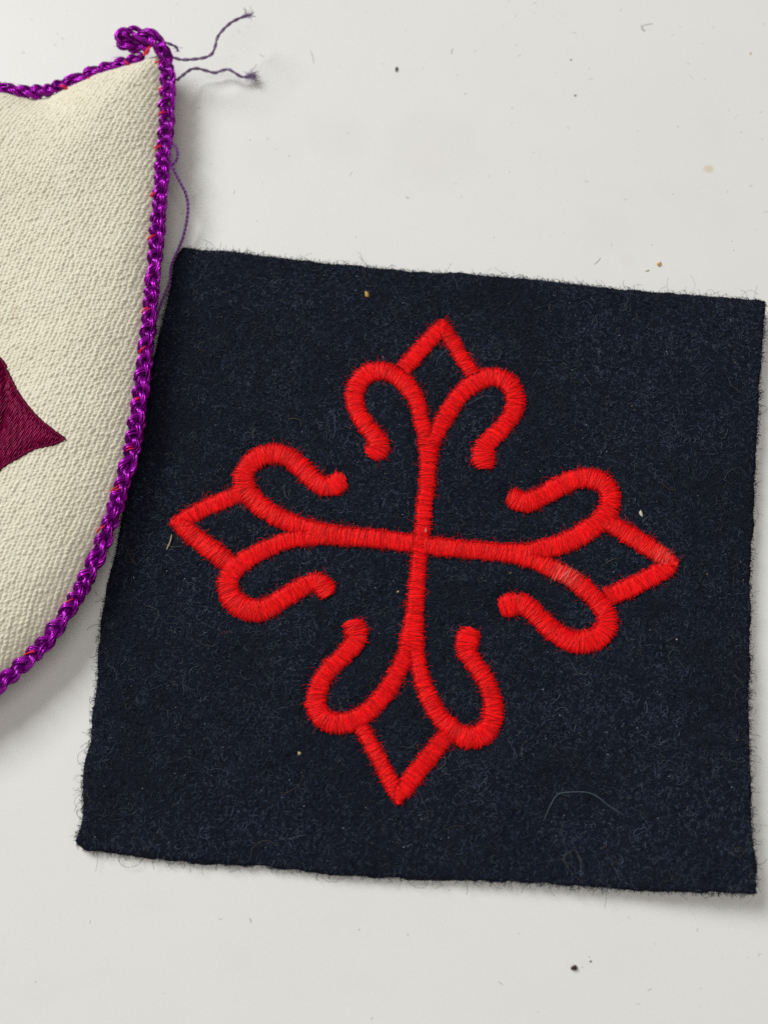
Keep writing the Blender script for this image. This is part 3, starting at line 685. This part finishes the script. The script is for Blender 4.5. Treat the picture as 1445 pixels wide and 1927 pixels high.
# ---- loose threads
def loose(name, pts, r, mat, plies=2, pitch=1.1, tuft=0, tuft_len=1.2, tuft_spread=0.6):
    P = cr(pts, 0.06)
    L = np.r_[0, np.cumsum(np.linalg.norm(np.diff(P, axis=0), axis=1))]
    T = unit(np.gradient(P, axis=0)); N = unit(np.cross(np.array([0, 0, 1.0]), T)); B = np.cross(T, N)
    Cs = []
    for k_ in range(plies):
        ph = 2 * np.pi * (L / pitch + k_ / plies)
        Cs.append(P + (0.62 if pitch < 2 else 0.45) * r * (np.cos(ph)[:, None] * N + np.sin(ph)[:, None] * B))
    V, Fq = tubes(np.array(Cs), r * (0.56 if pitch < 2 else 0.68), 8)
    n_ = len(P)
    al = np.tile(np.repeat(L, 8), plies); ar = np.tile(np.abs(np.arange(8) * 2 * np.pi / 8 - np.pi), n_ * plies)
    if tuft:
        e = P[-1]; d = T[-1]; m_ = 8
        t = np.linspace(0, 1, m_)
        D = np.zeros((tuft, m_, 3))
        for i_ in range(tuft):
            a0 = math.atan2(d[1], d[0]) + random.gauss(0, tuft_spread); ln = tuft_len * random.uniform(0.4, 1.1); cv = random.gauss(0, 0.9)
            st = e - d * random.uniform(0, 0.9) + np.array([random.gauss(0, .10), random.gauss(0, .10), random.gauss(0, .06)])
            D[i_, :, 0] = st[0] + np.cumsum(np.cos(a0 + cv * t)) * ln / m_
            D[i_, :, 1] = st[1] + np.cumsum(np.sin(a0 + cv * t)) * ln / m_
            D[i_, :, 2] = np.maximum(0.05, st[2] + random.gauss(0, 0.4) * t * ln)
        V2_, F2_ = tubes(D, 0.032, 3)
        Fq = np.vstack([Fq, F2_ + len(V)]); V = np.vstack([V, V2_])
        al = np.r_[al, np.zeros(len(V2_))]; ar = np.r_[ar, np.zeros(len(V2_))]
    return mesh_np(name, V, Fq, mat, shield, attrs={"along": al, "around": ar})
loose("loose_thread", THREAD_LONG, 0.20, M_GREYTHREAD, 2, 2.6, 34, 1.1, 0.55)
loose("loose_thread", THREAD_WAVY, 0.20, M_GREYTHREAD, 2, 2.6, 80, 1.6, 0.42)
loose("loose_thread", THREAD_STUB, 0.18, M_GREYTHREAD, 2, 2.0, 8, 0.6, 0.6)
loose("loose_thread", THREAD_TWIST, 0.19, M_THREAD, 2, 1.15)
loose("loose_thread", THREAD_LOOP, 0.2, M_THREAD, 2, 0.9)

# ---- maroon embroidered motif: four concave points, packed with straight stitches
def inpoly_spans(p0, d, poly):
    """parameters where the line p0 + t d crosses the polygon"""
    A = poly; B = np.roll(poly, -1, 0); nrm = np.array([-d[1], d[0]])
    sa = (A - p0) @ nrm; sb = (B - p0) @ nrm
    c_ = (sa > 0) != (sb > 0)
    f = sa[c_] / (sa[c_] - sb[c_])
    P_ = A[c_] + f[:, None] * (B - A)[c_]
    return np.sort((P_ - p0) @ d)
motif = empty("maroon_motif", parent=shield)
ad = math.radians(64); d = np.array([math.cos(ad), math.sin(ad)]); nr = np.array([-d[1], d[0]])
gv = np.array(GROOVE)
Cs, tints = [], []
K = 6
rel0 = (poly - ctr) @ nr
for row_i, o_ in enumerate(np.arange(rel0.min(), rel0.max(), 0.215)):
    p0 = ctr + nr * o_
    ts = inpoly_spans(p0, d, poly)
    for a0, a1 in zip(ts[::2], ts[1::2]):
        t = a0 + random.uniform(0, 0.25)
        first = True
        t = a0 - (row_i * 0.34 % 1.0) * 1.5 + 0.3 * math.sin(row_i * 0.21)
        while t < a1:
            e = t + 1.5 * random.uniform(0.93, 1.07)
            s0, s1 = max(t, a0), min(e, a1)
            if s1 - s0 > 0.12:
                q = np.linspace(s0, s1, K)
                xy_ = p0 + q[:, None] * d + nr * random.gauss(0, 0.02)
                Cs.append((xy_, (1 - np.abs(np.linspace(-1, 1, K)) ** 2)))
            t = e
XY = np.array([c_[0] for c_ in Cs]); AR = np.array([c_[1] for c_ in Cs])
gx = np.interp(XY[..., 1], gv[::-1, 1], gv[::-1, 0])
groove = np.exp(-((XY[..., 0] - gx) / 0.36) ** 2) * ((XY[..., 1] < gv[0, 1]) & (XY[..., 1] > gv[-1, 1]))
gd = np.array([np.min(np.hypot(poly[:, 0] - p[0], poly[:, 1] - p[1])) for p in XY.reshape(-1, 2)]).reshape(XY.shape[:2])
Z = shield_z(XY[..., 0], XY[..., 1]) + 0.17 + 0.24 * sm(gd / 1.2) + 0.10 * AR - 0.30 * groove + rng.uniform(-0.02, 0.02, (len(XY), 1))
V, Fq = tubes(np.concatenate([XY, Z[..., None]], -1), 0.108, 6)
tint = np.array([0.145, 0.0015, 0.034]) * rng.uniform(0.5, 1.5, (len(XY), 1))
mesh_np("fill_stitches", V, Fq, M_MAROON, motif, attrs={"tint": np.repeat(tint, K * 6, 0)})
# padding under the stitches
mx = np.arange(poly[:, 0].min(), poly[:, 0].max(), 0.25); my = np.arange(poly[:, 1].min(), poly[:, 1].max(), 0.25)
mxx, myy = np.meshgrid(mx, my, indexing='ij')
okm = inside_poly(mxx, myy)
idm = -np.ones(mxx.shape, int); idm[okm] = np.arange(okm.sum())
q4 = np.stack([idm[:-1, :-1], idm[1:, :-1], idm[1:, 1:], idm[:-1, 1:]], -1).reshape(-1, 4); q4 = q4[(q4 >= 0).all(1)]
mesh_np("padding", np.stack([mxx[okm], myy[okm], shield_z(mxx[okm], myy[okm]) + 0.13], -1), q4, M_MAROONPAD, motif)
# overcast border
BP = np.vstack([poly, poly[:1]]); BL = np.r_[0, np.cumsum(np.linalg.norm(np.diff(BP, axis=0), axis=1))]
nb = int(BL[-1] / 0.19); sb = (np.arange(nb) + .5) * 0.19
bxy = np.stack([np.interp(sb, BL, BP[:, k_]) for k_ in (0, 1)], 1); bt = unit(np.gradient(bxy, axis=0)); bn = np.stack([-bt[:, 1], bt[:, 0]], 1)
q = np.linspace(-1, 1, 7)
C = np.zeros((nb, 7, 3)); C[..., :2] = bxy[:, None] + 0.17 * q[None, :, None] * bn[:, None] + 0.20 * q[None, :, None] * bt[:, None]
C[..., 2] = shield_z(C[..., 0], C[..., 1]) + 0.16 + 0.14 * (1 - q ** 2)[None]
V, Fq = tubes(C, 0.085, 6)
tint = np.array([0.10, 0.0015, 0.024]) * rng.uniform(0.6, 1.3, (nb, 1))
mesh_np("border_stitches", V, Fq, M_MAROON, motif, attrs={"tint": np.repeat(tint, 42, 0)})

# ------------------------------------------------------------------ crumbs, specks and hairs
def crumb(name, xy_, size, h, mat, z0, label, cat, rot=0.0, seed=1):
    r = np.random.default_rng(seed)
    nu, nv = 14, 9
    th = np.linspace(0, 2 * np.pi, nu, endpoint=False); ph = np.linspace(0.02, np.pi - 0.02, nv)
    T_, P_ = np.meshgrid(th, ph, indexing='ij')
    k1 = 1 + 0.22 * np.sin(T_ * 2 + r.uniform(0, 6)) + 0.16 * np.sin(T_ * 3 + P_ * 2 + r.uniform(0, 6)) + 0.10 * r.uniform(-1, 1, T_.shape)
    x_ = size[0] / 2 * k1 * np.sin(P_) * np.cos(T_); y_ = size[1] / 2 * k1 * np.sin(P_) * np.sin(T_); z_ = h / 2 * np.cos(P_) * (1 + 0.2 * r.uniform(-1, 1, T_.shape))
    c_, s_ = math.cos(rot), math.sin(rot)
    V = np.stack([xy_[0] + c_ * x_ - s_ * y_, xy_[1] + s_ * x_ + c_ * y_, z0 + h / 2 - 0.02 + z_], -1).reshape(-1, 3)
    I = np.arange(nu * nv).reshape(nu, nv); I2 = np.roll(I, -1, 0)
    Fq = np.stack([I[:, :-1], I[:, 1:], I2[:, 1:], I2[:, :-1]], -1).reshape(-1, 4)
    return mesh_np(name, V, Fq, mat, label=label, cat=cat)
M_DARK = plain("dark_crumb", (0.035, 0.018, 0.012)); M_SEED = plain("seed_husk", (0.05, 0.04, 0.02)); M_GOLD = plain("golden_crumb", (0.55, 0.33, 0.07), 0.45)
M_STRAW = plain("straw", (0.42, 0.34, 0.20)); M_PALE = plain("pale_chaff", (0.55, 0.52, 0.42)); M_GREYHAIR = plain("grey_hair", (0.16, 0.15, 0.14), 0.5)
TS, CS = TABLE_SPOTS, CLOTH_SPOTS
crumb("crumb", TS["dark"], (0.62, 0.60), 0.45, M_DARK, 0, "dark brown crumb on the white table below the patch", "crumb", 0.3, 2)
crumb("speck", TS["dot"], (0.22, 0.18), 0.15, M_DARK, 0, "tiny dark speck up and right of the dark brown crumb", "speck", 0.0, 3)
crumb("seed_husk", TS["seed"], (0.40, 0.66), 0.32, M_SEED, 0, "small dark oval seed on the white table above the patch", "seed", -0.1, 4)
crumb("crumb", TS["gold"], (0.80, 0.40), 0.32, M_GOLD, 0, "golden crumb on the white table above the patch's upper edge", "crumb", 0.7, 5)
crumb("chip", TS["chip"], (0.62, 0.15), 0.12, M_STRAW, 0, "thin tan chip lying beside the golden crumb on the table", "chip", 0.4, 6)
crumb("speck", TS["speck_a"], (0.24, 0.2), 0.16, M_SEED, 0, "small dark speck on the upper table, higher of two close specks", "speck", 0.4, 7)
crumb("speck", TS["speck_b"], (0.30, 0.2), 0.16, M_SEED, 0, "small dark speck on the upper table, lower of two close specks", "speck", 0.1, 8)
crumb("speck", TS["speck_c"], (0.28, 0.22), 0.16, M_GOLD, 0, "small brown speck near the table's upper right corner", "speck", 0.1, 9)
crumb("crumb", CS["gold"], (0.62, 0.78), 0.45, M_GOLD, float(cloth_z(*CS["gold"])), "golden crumb stuck on the navy felt near its upper edge", "crumb", 0.6, 10)
crumb("seed_husk", CS["seed"], (0.36, 0.95), 0.28, M_PALE, float(cloth_z(*CS["seed"])), "pale slender seed husk right of the cross on the felt", "seed", 0.35, 11)
crumb("crumb", CS["brown"], (0.36, 0.5), 0.28, M_STRAW, float(cloth_z(*CS["brown"])), "tiny tan crumb on the felt below the cross's lower left scroll", "crumb", 0.2, 12)
crumb("crumb", CS["white"], (0.18, 0.36), 0.2, M_PALE, float(cloth_z(*CS["white"])) + 0.45, "tiny white crumb on the red stitching at the cross's centre", "crumb", 0.0, 13)
crumb("crumb", CS["green"], (0.38, 0.2), 0.2, M_STRAW, float(cloth_z(*CS["green"])) + 0.05, "tiny greenish crumb on the felt left of the cross's lower stem", "crumb", 0.6, 14)
crumb("lint", CS["lint"], (0.34, 0.2), 0.2, M_PALE, float(cloth_z(*CS["lint"])) + 0.08, "tiny white lint speck on the felt right of the lower right scroll", "lint", 0.8, 15)

def hair(name, pts2, r, mat, label, cat, zf, arch=0.0):
    P = cr(np.asarray(pts2, float), 0.12)
    z_ = zf(P[:, 0], P[:, 1]) + r * 1.2 + arch * np.sin(np.linspace(0, np.pi, len(P)))
    V, Fq = tubes(np.c_[P, z_][None], r * np.interp(np.linspace(0, 1, len(P)), [0, .2, .8, 1], [.5, 1, 1, .5])[None], 5)
    return mesh_np(name, V, Fq, mat, label=label, cat=cat)
flat = lambda x, y: 0 * np.asarray(x)
felt = lambda x, y: cloth_z(x, y) + 0.14
sa, sb_ = np.array(CS["straw_a"]), np.array(CS["straw_b"])
hair("straw", [sa, (sa + sb_) / 2 + (0.10, 0.0), sb_], 0.085, M_STRAW, "short straw sliver on the felt beside the cross's left tip", "straw", felt)
M_BLUEHAIR = plain("blue_grey_hair", (0.13, 0.17, 0.21), 0.4)
hair("fibre", HAIR_ARC, 0.03, M_BLUEHAIR, "long arched blue-grey fibre on the felt's lower right", "fibre", felt, 0.15)
hair("fibre", HAIR_LOOP, 0.015, M_GREYHAIR, "looped grey fibre at the felt's lower edge", "fibre", felt, 0.1)
hl = ["grey curled hair near the table's upper right", "straight grey hair on the table right of the loose threads", "short grey hair on the table below the top edge, right of the dark seed",
      "short hair on the table just above the felt's upper edge", "short dark hair on the table below the felt's lower edge", "short grey hair by the wavy loose thread's shadow", "tiny curled hair on the table above the felt, left of centre"]
for pts_, lb in zip(TABLE_HAIRS, hl):
    hair("hair", pts_, 0.026, M_GREYHAIR, lb, "hair", flat)

# scattered dust too fine to count
nd = 240
px = rng.uniform(-56, 60, nd); py = np.where(rng.uniform(0, 1, nd) < 0.8, rng.uniform(33, 78, nd), rng.uniform(-62, -45, nd))
w_ = rng.uniform(0, 1, nd); keep = (w_ < np.where(px > 10, 1.0, 0.45))
px, py = px[keep], py[keep]; nd = len(px)
an = rng.uniform(0, np.pi, nd); ln = np.where(rng.uniform(0, 1, nd) < 0.3, rng.uniform(0.3, 0.9, nd), rng.uniform(0.05, 0.16, nd))
t = np.linspace(-0.5, 0.5, 5)
cv = rng.normal(0, 1.2, nd)
C = np.zeros((nd, 5, 3))
C[..., 0] = px[:, None] + np.cos(an[:, None] + cv[:, None] * t) * ln[:, None] * t; C[..., 1] = py[:, None] + np.sin(an[:, None] + cv[:, None] * t) * ln[:, None] * t; C[..., 2] = 0.03
rr = np.where(ln < 0.2, rng.uniform(0.025, 0.05, nd), 0.013)
V, Fq = tubes(C, rr[:, None] * np.array([[0.4, 0.9, 1, 0.9, 0.4]]), 5)
dc = np.array([(0.26, 0.23, 0.18), (0.40, 0.36, 0.28), (0.16, 0.14, 0.13)])[rng.integers(0, 3, nd)]
mesh_np("table_dust", V, Fq, M_FIBRE, attrs={"tint": np.repeat(dc, 25, 0)}, kind="stuff", label="fine scattered dust specks on the white table", cat="dust")
